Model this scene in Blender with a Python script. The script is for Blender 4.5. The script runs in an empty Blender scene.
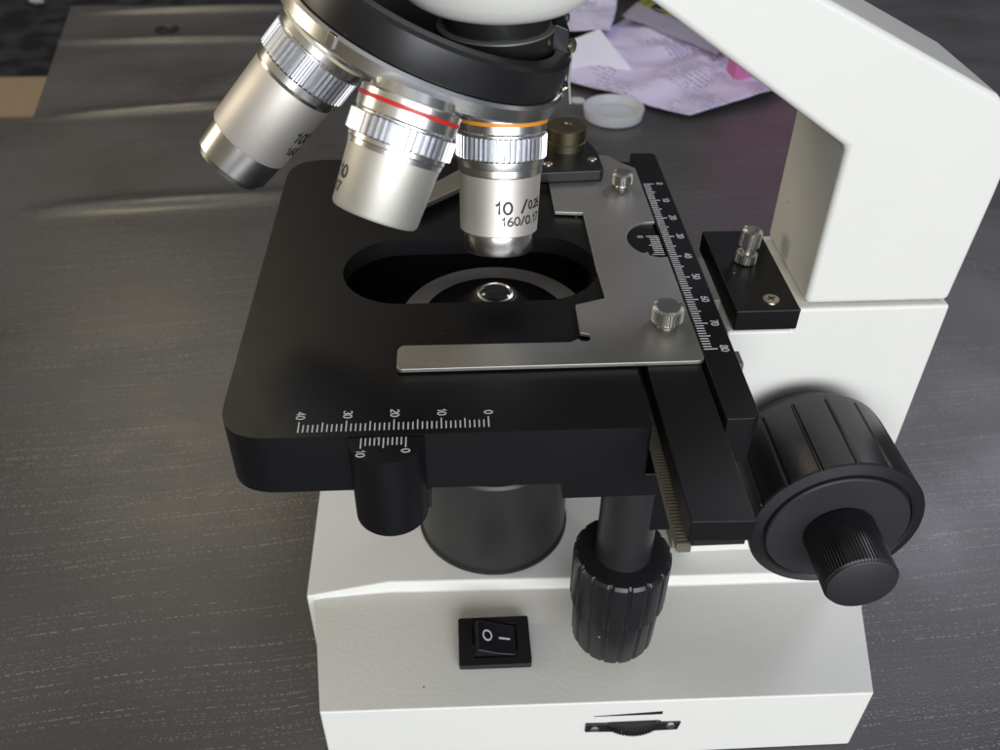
import bpy, bmesh, math, random
from mathutils import Vector, Matrix, noise
random.seed(7)
S = 0.001                      # everything below is written in millimetres
scn = bpy.context.scene
C = scn.collection
V = Vector

# ------------------------------------------------------------------ camera, world, lamps, exposure
cam = bpy.data.cameras.new('camera'); co = bpy.data.objects.new('camera', cam); C.objects.link(co)
co.location = (-6.93*S, -142.26*S, 132.37*S)
co.rotation_euler = (math.radians(50.3195), math.radians(-0.5225), math.radians(-3.2391))
cam.sensor_width = 36; cam.lens = 36*0.92073; cam.clip_start = 0.005; cam.clip_end = 60
cam.dof.use_dof = True; cam.dof.focus_distance = 0.222; cam.dof.aperture_fstop = 30
scn.camera = co

w = bpy.data.worlds.new('World'); scn.world = w; w.use_nodes = True
nt = w.node_tree; nt.nodes.clear()
def N(nt, typ, **k):
    n = nt.nodes.new(typ)
    for a, b in k.items():
        if a.startswith('i_'): n.inputs[a[2:].replace('_', ' ')].default_value = b
        else: setattr(n, a, b)
    return n
out = N(nt, 'ShaderNodeOutputWorld'); bg = N(nt, 'ShaderNodeBackground')
tc = N(nt, 'ShaderNodeTexCoord')
sep = N(nt, 'ShaderNodeSeparateXYZ'); nt.links.new(tc.outputs['Generated'], sep.inputs[0])
# vertical gradient: dark floor, mid walls, paler ceiling of a room
r1 = N(nt, 'ShaderNodeValToRGB'); e = r1.color_ramp.elements
mr = N(nt, 'ShaderNodeMapRange'); mr.inputs[1].default_value = -1; nt.links.new(sep.outputs['Z'], mr.inputs[0])
nt.links.new(mr.outputs[0], r1.inputs[0])
e[0].position = .30; e[0].color = (.03, .028, .026, 1); e[1].position = .5; e[1].color = (.07, .068, .065, 1)
for p_, c_ in ((.62, (.062, .06, .058, 1)), (.75, (.17, .17, .17, 1)), (.9, (.24, .24, .24, 1)), (1.0, (.31, .31, .32, 1))):
    q = e.new(p_); q.color = c_
# left of the room is warm, right is cool
mx = N(nt, 'ShaderNodeMapRange'); mx.inputs[1].default_value = -1; nt.links.new(sep.outputs['X'], mx.inputs[0])
r2 = N(nt, 'ShaderNodeValToRGB'); e = r2.color_ramp.elements; nt.links.new(mx.outputs[0], r2.inputs[0])
e[0].position = .1; e[0].color = (1.25, 1.08, .78, 1); e[1].position = .75; e[1].color = (.86, .95, 1.15, 1)
mul = N(nt, 'ShaderNodeMix', data_type='RGBA', blend_type='MULTIPLY'); mul.inputs[0].default_value = 1
nt.links.new(r1.outputs[0], mul.inputs[6]); nt.links.new(r2.outputs[0], mul.inputs[7])
nz = N(nt, 'ShaderNodeTexNoise'); nz.inputs['Scale'].default_value = 2.6; nz.inputs['Detail'].default_value = 2
nt.links.new(tc.outputs['Generated'], nz.inputs[0])
r3 = N(nt, 'ShaderNodeMapRange'); r3.inputs[1].default_value = .35; r3.inputs[2].default_value = .65
r3.inputs[3].default_value = .35; r3.inputs[4].default_value = 1.5; nt.links.new(nz.outputs[0], r3.inputs[0])
mu2 = N(nt, 'ShaderNodeVectorMath', operation='SCALE'); nt.links.new(mul.outputs[2], mu2.inputs[0]); nt.links.new(r3.outputs[0], mu2.inputs['Scale'])
my = N(nt, 'ShaderNodeMapRange'); my.inputs[1].default_value = -1; my.inputs[3].default_value = 2.0; my.inputs[4].default_value = .55
nt.links.new(sep.outputs['Y'], my.inputs[0])      # the window side of the room is the brighter one
mu3 = N(nt, 'ShaderNodeVectorMath', operation='SCALE'); nt.links.new(mu2.outputs[0], mu3.inputs[0]); nt.links.new(my.outputs[0], mu3.inputs['Scale'])
nt.links.new(mu3.outputs[0], bg.inputs[0]); bg.inputs[1].default_value = 1.0
nt.links.new(bg.outputs[0], out.inputs[0])

def lamp(name, loc, target, sx, sy, watts, col):
    l = bpy.data.lights.new(name, 'AREA'); l.shape = 'RECTANGLE'; l.size = sx*S; l.size_y = sy*S
    l.energy = watts; l.color = col
    o = bpy.data.objects.new(name, l); C.objects.link(o); o.location = V(loc)*S
    o.rotation_euler = (V(target)-V(loc)).to_track_quat('-Z', 'Y').to_euler()
    return o
lamp('window_light', (150, -820, 220), (20, 40, -60), 900, 400, 10.6, (.94, .97, 1))
lamp('side_window_light', (-1500, 300, 420), (0, 60, 0), 500, 500, 4.8, (1, .88, .68))
lamp('high_warm_light', (-800, 1800, 1500), (-200, 480, -127), 420, 420, 4.2, (1, .87, .60))  # added warm lamp, placed so the table creases catch a glint
lamp('paper_fill_light', (1300, 1500, 1500), (120, 460, -127), 400, 400, 8, (.86, .86, 1))  # added fill lamp for the papers behind, no window known there

scn.render.engine = 'CYCLES'
scn.view_settings.view_transform = 'Standard'; scn.view_settings.look = 'None'
scn.view_settings.exposure = 0; scn.view_settings.gamma = 1
scn.cycles.max_bounces = 8

# ------------------------------------------------------------------ materials
def mat(name, col, rough=.5, metal=0, bump=None, specks=0, var=0, coat=0, spec=.5, aniso=0, trans=0, scratch=0, emis=None):
    m = bpy.data.materials.new(name); m.use_nodes = True; nt = m.node_tree; b = nt.nodes['Principled BSDF']
    b.inputs['Base Color'].default_value = (*col, 1); b.inputs['Roughness'].default_value = rough
    b.inputs['Metallic'].default_value = metal; b.inputs['Coat Weight'].default_value = coat
    b.inputs['Specular IOR Level'].default_value = spec; b.inputs['Anisotropic'].default_value = aniso
    b.inputs['Transmission Weight'].default_value = trans
    tc = N(nt, 'ShaderNodeTexCoord')
    L = nt.links.new
    colsock = None
    if var:
        n = N(nt, 'ShaderNodeTexNoise'); n.inputs['Scale'].default_value = 55; n.inputs['Detail'].default_value = 5
        L(tc.outputs['Object'], n.inputs[0])
        a = N(nt, 'ShaderNodeMix', data_type='RGBA'); L(n.outputs[0], a.inputs[0])
        a.inputs[6].default_value = (*[c*(1-var) for c in col], 1); a.inputs[7].default_value = (*[min(1, c*(1+var)) for c in col], 1)
        colsock = a.outputs[2]
        r = N(nt, 'ShaderNodeMapRange'); r.inputs[3].default_value = rough*(1-var); r.inputs[4].default_value = min(1, rough*(1+var))
        L(n.outputs[0], r.inputs[0]); L(r.outputs[0], b.inputs['Roughness'])
    if specks:
        v = N(nt, 'ShaderNodeTexVoronoi'); v.inputs['Scale'].default_value = 130; L(tc.outputs['Object'], v.inputs[0])
        c1 = N(nt, 'ShaderNodeMath', operation='LESS_THAN'); c1.inputs[1].default_value = .042; L(v.outputs['Distance'], c1.inputs[0])
        s_ = N(nt, 'ShaderNodeSeparateColor'); L(v.outputs['Color'], s_.inputs[0])
        c2 = N(nt, 'ShaderNodeMath', operation='LESS_THAN'); c2.inputs[1].default_value = specks; L(s_.outputs[0], c2.inputs[0])
        c3 = N(nt, 'ShaderNodeMath', operation='MULTIPLY'); L(c1.outputs[0], c3.inputs[0]); L(c2.outputs[0], c3.inputs[1])
        a = N(nt, 'ShaderNodeMix', data_type='RGBA'); L(c3.outputs[0], a.inputs[0])
        if colsock: L(colsock, a.inputs[6])
        else: a.inputs[6].default_value = (*col, 1)
        g = .3 if sum(col) < 1 else .12
        a.inputs[7].default_value = (g, g*.95, g*.85, 1); colsock = a.outputs[2]
    if colsock: L(colsock, b.inputs['Base Color'])
    if bump:
        sc, st, dist = bump
        n = N(nt, 'ShaderNodeTexNoise'); n.inputs['Scale'].default_value = sc; n.inputs['Detail'].default_value = 3
        L(tc.outputs['Object'], n.inputs[0])
        bp = N(nt, 'ShaderNodeBump'); bp.inputs['Strength'].default_value = st; bp.inputs['Distance'].default_value = dist*S
        L(n.outputs[0], bp.inputs['Height']); L(bp.outputs[0], b.inputs['Normal'])
    if emis:
        b.inputs['Emission Color'].default_value = (*emis, 1); b.inputs['Emission Strength'].default_value = 1
    return m
M = {}
M['white'] = mat('white_paint', (.70, .695, .66), .42, bump=(750, .45, .12), var=.02, specks=.06)
M['black'] = mat('black_anodised', (.0045, .0045, .0055), .38, bump=(2500, .35, .05), specks=.5, var=.2, spec=.30)
M['blackpl'] = mat('black_plastic', (.010, .010, .012), .36, bump=(1400, .3, .05), specks=.2, var=.12)
M['blackmatte'] = mat('black_matte', (.018, .018, .022), .50, bump=(1600, .4, .06), specks=.2, var=.1)
M['blackgloss'] = mat('black_gloss', (.012, .012, .013), .22, specks=.15, var=.15)
M['deep'] = mat('deep_black', (.005, .005, .005), .6)
M['housing'] = mat('housing_black', (.018, .018, .019), .40, bump=(900, .3, .06), var=.15)
M['chrome'] = mat('turned_chrome', (.80, .79, .77), .27, 1, var=.12)
M['satin'] = mat('satin_nickel', (.74, .70, .65), .52, .85, bump=(3500, .35, .03), var=.06)
M['satin_w'] = mat('satin_nickel_pale', (.66, .64, .58), .52, .85, bump=(3500, .35, .03), var=.06)
M['screwk'] = mat('screw_knurl', (.50, .49, .46), .30, 1, var=.2)
M['knurl'] = mat('knurled_chrome', (.66, .67, .70), .33, 1)
M['plate'] = mat('brushed_plate', (.40, .39, .365), .46, 1, bump=(3000, .35, .03), var=.08)
M['clip'] = mat('clip_steel', (.45, .43, .36), .4, 1)
M['brass'] = mat('blackened_brass', (.15, .13, .085), .45, 1, var=.15)
M['screw'] = mat('screw_steel', (.66, .62, .52), .25, 1, var=.15)
M['rack'] = mat('rack_brass', (.17, .155, .12), .5, .3, var=.3)
M['ink'] = mat('black_ink', (.008, .008, .008), .5)
M['print'] = mat('white_print', (.62, .64, .66), .6)
M['red'] = mat('red_band', (.50, .018, .016), .4)
M['orange'] = mat('orange_band', (.72, .28, .02), .4)
M['cream'] = mat('cream_band', (.62, .58, .42), .4)
M['grey'] = mat('grey_ring', (.62, .59, .57), .5, .1, var=.1)
M['greyplast'] = mat('grey_guide', (.16, .17, .15), .5, .3)
M['lens'] = mat('lens_glass', (.02, .022, .026), .10, 0, spec=.5)
M['nosebl'] = mat('nosepiece_black', (.010, .010, .011), .34, var=.15, spec=.5)
M['boss'] = mat('boss_black', (.012, .012, .012), .25, var=.2)

# ------------------------------------------------------------------ mesh helpers (mm, world axes)
ORG = V((0, 0, 0))
def obj(name, bm, m, parent=None, bevel=0, angle=35, segs=2, org=None):
    """one mesh object; verts in world mm, stored relative to the thing's origin"""
    o_ = V(org) if org is not None else ORG
    for v in bm.verts: v.co = (v.co-o_)*S
    me = bpy.data.meshes.new(name); bm.normal_update(); bm.to_mesh(me); bm.free()
    me.materials.append(M[m] if isinstance(m, str) else m)
    for p in me.polygons: p.use_smooth = True
    me.set_sharp_from_angle(angle=math.radians(angle))
    ob = bpy.data.objects.new(name, me); C.objects.link(ob)
    if parent: ob.parent = parent
    if bevel:
        b = ob.modifiers.new('bevel', 'BEVEL'); b.width = bevel*S; b.segments = segs; b.limit_method = 'ANGLE'
        b.angle_limit = math.radians(40); b.harden_normals = True
    return ob
def tag(o, label, cat=None, group=None, kind=None):
    if label: o['label'] = label
    if cat: o['category'] = cat
    if group: o['group'] = group
    if kind: o['kind'] = kind
    return o
def B(): return bmesh.new()
def box(bm, x0, x1, y0, y1, z0, z1, mt=None):
    vs = [bm.verts.new((x, y, z)) for x in (x0, x1) for y in (y0, y1) for z in (z0, z1)]
    if mt:
        for v in vs: v.co = mt @ v.co
    for f in ((0, 1, 3, 2), (4, 6, 7, 5), (0, 4, 5, 1), (2, 3, 7, 6), (0, 2, 6, 4), (1, 5, 7, 3)):
        bm.faces.new([vs[i] for i in f])
    return vs
def fix(bm): bmesh.ops.recalc_face_normals(bm, faces=bm.faces[:])
def plate(bm, outer, holes, z0, z1, mt=None):
    """extruded outline with holes, along local z"""
    loops = [outer]+list(holes); edges = []; top = []; bot = []
    for z, store in ((z1, top), (z0, bot)):
        es = []
        for lp in loops:
            vs = [bm.verts.new((x, y, z)) for x, y in lp]; store.append(vs)
            es += [bm.edges.new((vs[i], vs[(i+1) % len(vs)])) for i in range(len(vs))]
        if holes: bmesh.ops.triangle_fill(bm, use_beauty=True, use_dissolve=False, edges=es)
        else: bm.faces.new(store[0])
    for t, b in zip(top, bot):
        n = len(t)
        for i in range(n): bm.faces.new((t[i], t[(i+1) % n], b[(i+1) % n], b[i]))
    if mt:
        for lp in top+bot:
            for v in lp: v.co = mt @ v.co
    fix(bm)
def frame(c, ax, ref=(0, 0, 1)):
    z = V(ax).normalized(); r = V(ref)
    if abs(z.dot(r)) > .98: r = V((1, 0, 0))
    x = r.cross(z).normalized(); y = z.cross(x)
    return Matrix(((x.x, y.x, z.x, c[0]), (x.y, y.y, z.y, c[1]), (x.z, y.z, z.z, c[2]), (0, 0, 0, 1)))
def lathe(bm, prof, mt, n=96, cap=True, gear=None):
    """prof: (r, s) pairs along local z; gear(a) multiplies / offsets the radius"""
    rings = []
    for r, s in prof:
        g = gear if gear else (lambda a, r, s: r)
        rings.append([bm.verts.new(mt @ V((g(2*math.pi*i/n, r, s)*math.cos(2*math.pi*i/n), g(2*math.pi*i/n, r, s)*math.sin(2*math.pi*i/n), s))) for i in range(n)])
    for a, b in zip(rings, rings[1:]):
        for i in range(n): bm.faces.new((a[i], a[(i+1) % n], b[(i+1) % n], b[i]))
    if cap: bm.faces.new(rings[0]); bm.faces.new(rings[-1])
    fix(bm)
def knurl(bm, r, s0, s1, mt, teeth, depth, ch=.35):
    n = teeth*4
    def g(a, r_, s_):
        i = round(a/(2*math.pi)*n) % 4
        return r_ - (depth if i in (2, 3) else 0)
    lathe(bm, [(r-depth-ch, s0), (r-ch*.2, s0+ch), (r-ch*.2, s1-ch), (r-depth-ch, s1)], mt, n, True, g)
def rrect(x0, x1, y0, y1, r, n=8, corners=(1, 1, 1, 1)):
    pts = []
    for (cx, cy, a0), k in zip(((x1, y1, 0), (x0, y1, 90), (x0, y0, 180), (x1, y0, 270)), corners):
        rr = r*k
        if rr < 1e-4: pts.append((cx, cy)); continue
        ox = cx-rr if cx == x1 else cx+rr; oy = cy-rr if cy == y1 else cy+rr
        for i in range(n+1):
            a = math.radians(a0+90*i/n); pts.append((ox+rr*math.cos(a), oy+rr*math.sin(a)))
    return pts
def circle(cx, cy, r, n=48, a0=0, a1=360):
    full = abs(a1-a0) >= 360
    return [(cx+r*math.cos(math.radians(a0+(a1-a0)*i/(n if full else n-1))), cy+r*math.sin(math.radians(a0+(a1-a0)*i/(n if full else n-1)))) for i in range(n)]
def roundpoly(pts, rad, n=5):
    """round the corners of a polygon; rad one value or a list"""
    out = []; L = len(pts)
    for i in range(L):
        p = V((*pts[i], 0)); a = V((*pts[i-1], 0)); b = V((*pts[(i+1) % L], 0)); r = rad[i] if isinstance(rad, (list, tuple)) else rad
        da = (a-p); db = (b-p); t = min(r, da.length*.45, db.length*.45)
        if t < .02: out.append(tuple(p.xy)); continue
        p0 = p+da.normalized()*t; p1 = p+db.normalized()*t
        for k in range(n+1):
            u = k/n; q = p0*(1-u)**2+p*2*u*(1-u)+p1*u*u; out.append(tuple(q.xy))
    return out
def arc(cx, cy, rx, ry, a0, a1, n=14):
    return [(cx+rx*math.cos(math.radians(a0+(a1-a0)*i/n)), cy+ry*math.sin(math.radians(a0+(a1-a0)*i/n))) for i in range(n+1)]
GL = {   # plain sans strokes, cap height 1
 '0': (.62, [arc(.31, .5, .24, .44, 0, 360, 28)]),
 '1': (.50, [[(.10, .72), (.20, .76), (.29, .86), (.31, .96), (.31, .04)]]),
 '2': (.60, [arc(.30, .70, .22, .24, 170, -35, 14)+[(.12, .18), (.07, .06), (.54, .06)]]),
 '3': (.60, [arc(.29, .72, .21, .22, 160, -80, 12)+arc(.29, .28, .24, .22, 85, -165, 14)]),
 '4': (.62, [[(.42, .04), (.42, .94), (.06, .30), (.58, .30)]]),
 '5': (.60, [[(.51, .94), (.15, .94), (.10, .50)]+arc(.29, .31, .24, .26, 135, -160, 16)]),
 '6': (.62, [arc(.32, .29, .22, .25, 0, 360, 20), [(.47, .95), (.33, .86), (.20, .68), (.12, .46), (.10, .29)]]),
 '7': (.58, [[(.06, .94), (.53, .94), (.33, .52), (.24, .04)]]),
 '8': (.60, [arc(.30, .72, .19, .22, 0, 360, 20), arc(.30, .27, .23, .23, 0, 360, 20)]),
 '/': (.50, [[(.06, -.04), (.42, 1.02)]]), '.': (.26, [[(.12, .0), (.12, .12)]]),
}
def text_into(bm, s, size, mt, align='CENTER', bend=None, thick=.03, wide=1.0, pen=.12):
    """stroked lettering; size is the letter height / .7"""
    h = size*.72; adv = [GL[c][0]*h*wide for c in s]; tot = sum(adv); x0 = {'CENTER': -tot/2, 'RIGHT': -tot, 'LEFT': 0}[align]
    w2 = pen*h/2
    def put(x, y, z):
        c = V((x, y, z)); return bm.verts.new(bend(c) if bend else mt @ c)
    for c, a in zip(s, adv):
        for pl in GL[c][1]:
            P_ = [V((x*h*wide, (y-.5)*h)) for x, y in pl]; closed = (P_[0]-P_[-1]).length < 1e-4
            if closed: P_ = P_[:-1]
            m = len(P_); L_ = []; R__ = []
            for i in range(m):
                a_ = P_[i-1] if (i or closed) else None; b_ = P_[(i+1) % m] if (i < m-1 or closed) else None
                d1 = (P_[i]-a_).normalized() if a_ is not None else None; d2 = (b_-P_[i]).normalized() if b_ is not None else None
                if d1 is None: d1 = d2
                if d2 is None: d2 = d1
                t = (d1+d2).normalized(); nn = V((-t.y, t.x)); k = 1/max(.45, nn.dot(V((-d1.y, d1.x))))
                L_.append(P_[i]+nn*w2*k); R__.append(P_[i]-nn*w2*k)
            vs = [[put(x0+q.x, q.y, z) for q in L_] for z in (0, thick)]+[[put(x0+q.x, q.y, z) for q in R__] for z in (0, thick)]
            rng = range(m) if closed else range(m-1)
            for i in rng:
                j_ = (i+1) % m
                bm.faces.new((vs[1][i], vs[1][j_], vs[3][j_], vs[3][i])); bm.faces.new((vs[0][i], vs[2][i], vs[2][j_], vs[0][j_]))
                bm.faces.new((vs[0][i], vs[0][j_], vs[1][j_], vs[1][i])); bm.faces.new((vs[2][i], vs[3][i], vs[3][j_], vs[2][j_]))
        x0 += a
T = Matrix.Translation
def RZ(d): return Matrix.Rotation(math.radians(d), 4, 'Z')

TABZ = -127.0
# ------------------------------------------------------------------ table, floor
def table_material():
    m = bpy.data.materials.new('dark_wood_film'); m.use_nodes = True; nt = m.node_tree; b = nt.nodes['Principled BSDF']; L = nt.links.new
    tc = N(nt, 'ShaderNodeTexCoord')
    mp = N(nt, 'ShaderNodeMapping'); mp.inputs['Scale'].default_value = (1000, 1000, 1000)
    mp.inputs['Rotation'].default_value = (0, 0, -math.radians(6.0)); L(tc.outputs['Object'], mp.inputs[0])
    # slow bend of the grain
    wn = N(nt, 'ShaderNodeTexNoise'); wn.inputs['Scale'].default_value = .011; wn.inputs['Detail'].default_value = 1
    L(mp.outputs[0], wn.inputs[0])
    sp = N(nt, 'ShaderNodeSeparateXYZ'); L(mp.outputs[0], sp.inputs[0])
    def mth(op, a, b_=None, c=None):
        n = N(nt, 'ShaderNodeMath', operation=op)
        for i, x in enumerate((a, b_, c)):
            if x is None: continue
            if isinstance(x, (int, float)): n.inputs[i].default_value = x
            else: L(x, n.inputs[i])
        return n.outputs[0]
    bend = mth('MULTIPLY', mth('SUBTRACT', wn.outputs[0], .5), 9)
    vv = mth('ADD', sp.outputs['Y'], bend)
    pm = N(nt, 'ShaderNodeMapping'); pm.inputs['Scale'].default_value = (.008, .02, 1); L(mp.outputs[0], pm.inputs[0])
    pn = N(nt, 'ShaderNodeTexNoise'); pn.inputs['Scale'].default_value = 1; pn.inputs['Detail'].default_value = 2; L(pm.outputs[0], pn.inputs[0])
    patch = mth('MULTIPLY', mth('SUBTRACT', pn.outputs[0], .5), .55)      # the grain comes and goes in broad patches
    def rows(pitch, width, seed, ulen, thr, rowthr):
        r = mth('DIVIDE', vv, pitch); fr = mth('FRACT', r); idx = mth('FLOOR', r)
        wnz = N(nt, 'ShaderNodeTexWhiteNoise', noise_dimensions='2D'); cb = N(nt, 'ShaderNodeCombineXYZ')
        L(idx, cb.inputs[0]); cb.inputs[1].default_value = seed; L(cb.outputs[0], wnz.inputs['Vector'])
        pos = mth('ADD', mth('MULTIPLY', wnz.outputs['Value'], .7), .15)
        d = mth('ABSOLUTE', mth('SUBTRACT', fr, pos))
        line = mth('LESS_THAN', d, width/pitch)
        cb2 = N(nt, 'ShaderNodeCombineXYZ'); L(mth('DIVIDE', sp.outputs['X'], ulen), cb2.inputs[0]); L(mth('MULTIPLY', idx, 7.31), cb2.inputs[1]); cb2.inputs[2].default_value = seed
        dn = N(nt, 'ShaderNodeTexNoise'); dn.inputs['Scale'].default_value = 1; dn.inputs['Detail'].default_value = 1; L(cb2.outputs[0], dn.inputs[0])
        dash = N(nt, 'ShaderNodeMapRange'); dash.inputs[1].default_value = thr; dash.inputs[2].default_value = thr+.05; L(dn.outputs[0], dash.inputs[0])
        cb3 = N(nt, 'ShaderNodeCombineXYZ'); L(mth('DIVIDE', sp.outputs['X'], 70), cb3.inputs[0]); L(mth('MULTIPLY', idx, 3.7), cb3.inputs[1]); cb3.inputs[2].default_value = seed+5
        rn = N(nt, 'ShaderNodeTexNoise'); rn.inputs['Scale'].default_value = 1; L(cb3.outputs[0], rn.inputs[0])
        rm = N(nt, 'ShaderNodeMapRange'); rm.inputs[1].default_value = rowthr; rm.inputs[2].default_value = rowthr+.12; L(rn.outputs[0], rm.inputs[0]); L(mth('ADD', rn.outputs[0], patch), rm.inputs[0])
        return mth('MULTIPLY', mth('MULTIPLY', line, dash.outputs[0]), rm.outputs[0])
    f1 = rows(2.0, .15, 1.0, 1.0, .53, .42)
    f2 = rows(4.6, .19, 9.0, .95, .52, .44)
    f3 = rows(1.3, .13, 4.0, .7, .60, .42)
    fl = mth('MINIMUM', mth('ADD', mth('ADD', mth('MULTIPLY', f1, .75), f2), mth('MULTIPLY', f3, .45)), 1)
    # patchy brown / grey ground
    st = N(nt, 'ShaderNodeMapping'); st.inputs['Scale'].default_value = (.011, .015, 1); L(mp.outputs[0], st.inputs[0])
    n1 = N(nt, 'ShaderNodeTexNoise'); n1.inputs['Scale'].default_value = 1; n1.inputs['Detail'].default_value = 4; L(st.outputs[0], n1.inputs[0])
    cr = N(nt, 'ShaderNodeValToRGB'); L(n1.outputs[0], cr.inputs[0]); e = cr.color_ramp.elements
    e[0].position = .3; e[0].color = (.060, .057, .057, 1); e[1].position = .7; e[1].color = (.078, .078, .082, 1)
    # fine fibre
    st2 = N(nt, 'ShaderNodeMapping'); st2.inputs['Scale'].default_value = (.9, 1.7, 1); L(mp.outputs[0], st2.inputs[0])
    n2 = N(nt, 'ShaderNodeTexNoise'); n2.inputs['Scale'].default_value = 1; n2.inputs['Detail'].default_value = 3; L(st2.outputs[0], n2.inputs[0])
    fm = N(nt, 'ShaderNodeMapRange'); fm.inputs[3].default_value = .90; fm.inputs[4].default_value = 1.1; L(n2.outputs[0], fm.inputs[0])
    sc = N(nt, 'ShaderNodeVectorMath', operation='SCALE'); L(cr.outputs[0], sc.inputs[0]); L(fm.outputs[0], sc.inputs['Scale'])
    # rare specks
    vo = N(nt, 'ShaderNodeTexVoronoi'); vo.inputs['Scale'].default_value = .09; L(mp.outputs[0], vo.inputs[0])
    vs = mth('MULTIPLY', mth('LESS_THAN', vo.outputs['Distance'], .035), .6)
    fl2 = mth('MULTIPLY', mth('MAXIMUM', fl, vs), .85)
    mixc = N(nt, 'ShaderNodeMix', data_type='RGBA'); L(fl2, mixc.inputs[0]); L(sc.outputs[0], mixc.inputs[6]); mixc.inputs[7].default_value = (.26, .245, .225, 1)
    L(mixc.outputs[2], b.inputs['Base Color'])
    rr = N(nt, 'ShaderNodeMapRange'); rr.inputs[1].default_value = .3; rr.inputs[2].default_value = .7; rr.inputs[3].default_value = .24; rr.inputs[4].default_value = .46; L(n1.outputs[0], rr.inputs[0]); L(rr.outputs[0], b.inputs['Roughness'])
    bp = N(nt, 'ShaderNodeBump'); bp.inputs['Strength'].default_value = .38; bp.inputs['Distance'].default_value = .0002
    L(n2.outputs[0], bp.inputs['Height']); L(bp.outputs[0], b.inputs['Normal'])
    return m
M['table'] = table_material()
# the top is a sheet with a few raised creases of the film near the far left, on a 22 mm board
bm = B()
creases = [((-262, 452), (-120, 470), 1.3, 8), ((-175, 480), (-60, 610), 2.2, 16), ((-300, 588), (-90, 590), 1.6, 9),
           ((-235, 325), (-80, 340), 1.3, 9), ((-300, 655), (-90, 664), 2.0, 9), ((-60, 420), (40, 470), 1.4, 14)]
def crease_h(x, y):
    h = 0
    for (ax, ay), (bx, by), ht, wd in creases:
        dx, dy = bx-ax, by-ay; L2 = dx*dx+dy*dy; t = ((x-ax)*dx+(y-ay)*dy)/L2; t2 = min(1, max(0, t))
        bowx, bowy = ax+dx*t2, ay+dy*t2+6*math.sin(t2*3.1)*(1 if wd > 10 else .3)
        d = math.hypot(x-bowx, y-bowy); fade = math.sin(math.pi*min(1, max(.0, t2*.9+.06)))**.7
        h += 1.8*ht*fade*math.exp(-(d/(wd*.75))**2)
    return h
xs = [-320-(-0)+i*6 for i in range(0, 75)] + [130+i*40 for i in range(1, 23)]
ys = [-330+i*45 for i in range(0, 14)] + [300+i*3 for i in range(1, 124)] + [672]
xs[0] = -318
def edge_x(x, y): return x
gv = {}
for i, x in enumerate(xs):
    for j, y in enumerate(ys):
        xx = x
        if i <= 10:
            x0 = -270-(y-400)*.185 if y > 446 else (-430 if y < 441 else -350)
            xx = x0+(xs[11]-x0)*i/11
        gv[i, j] = bm.verts.new((xx, y, TABZ+(crease_h(xx, y) if y > 300 else 0)))
for i in range(len(xs)-1):
    for j in range(len(ys)-1): bm.faces.new((gv[i, j], gv[i+1, j], gv[i+1, j+1], gv[i, j+1]))
bd = [e_ for e_ in bm.edges if e_.is_boundary]
r = bmesh.ops.extrude_edge_only(bm, edges=bd)
for v in [g for g in r['geom'] if isinstance(g, bmesh.types.BMVert)]: v.co.z = TABZ-24
fix(bm)
tbl = obj('table', bm, 'table', bevel=1.2, angle=50)
tag(tbl, 'dark grey-brown table with a whitish dashed wood grain under the microscope', 'table')

def floor_material():
    m = bpy.data.materials.new('floor_dark'); m.use_nodes = True; nt = m.node_tree; b = nt.nodes['Principled BSDF']; L = nt.links.new
    tc = N(nt, 'ShaderNodeTexCoord')
    n = N(nt, 'ShaderNodeTexNoise'); n.inputs['Scale'].default_value = 14; n.inputs['Detail'].default_value = 6; L(tc.outputs['Object'], n.inputs[0])
    cr = N(nt, 'ShaderNodeValToRGB'); L(n.outputs[0], cr.inputs[0]); e = cr.color_ramp.elements
    e[0].position = .42; e[0].color = (.008, .008, .011, 1); e[1].position = .72; e[1].color = (.07, .075, .095, 1)
    L(cr.outputs[0], b.inputs['Base Color']); b.inputs['Roughness'].default_value = .6
    return m
M['floor'] = floor_material()
bm = B(); box(bm, -6000, 6000, -3000, 9000, -760, -740)
tag(obj('floor', bm, 'floor'), None, None, None, 'structure')
M['board'] = mat('raw_board', (.50, .36, .22), .6, var=.15)
bm = B(); box(bm, -1500, -900, 1800, 2020, -740, -715)
tag(obj('wooden_board', bm, 'board', bevel=3), 'pale tan wooden board lying on the dark floor beyond the left edge of the table', 'board')
M['stud'] = mat('dark_stud', (.05, .045, .04), .3, .6)
M['pebble'] = mat('white_scrap', (.7, .7, .68), .6)
bm = B(); bmesh.ops.create_icosphere(bm, subdivisions=2, radius=22)
for v in bm.verts: v.co = V((v.co.x*1.0, v.co.y*.8, v.co.z*.5))*(1+.3*noise.noise(v.co*.06)) + V((-1160, 2620, -731))
tag(obj('scrap', bm, 'pebble'), 'small white scrap lying on the dark floor at the far left', 'scrap')
# small metal grommet on the far left of the table
bm = B(); mt = frame((-228, 612, TABZ+.1), (0, 0, 1)); lathe(bm, [(9, 0), (9, 1.0), (7.5, 1.8), (4.5, 1.2), (4, .4)], mt, 40)
tag(obj('metal_stud', bm, 'stud', None), 'small dull dark metal stud near the far left corner of the table', 'stud')

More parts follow.
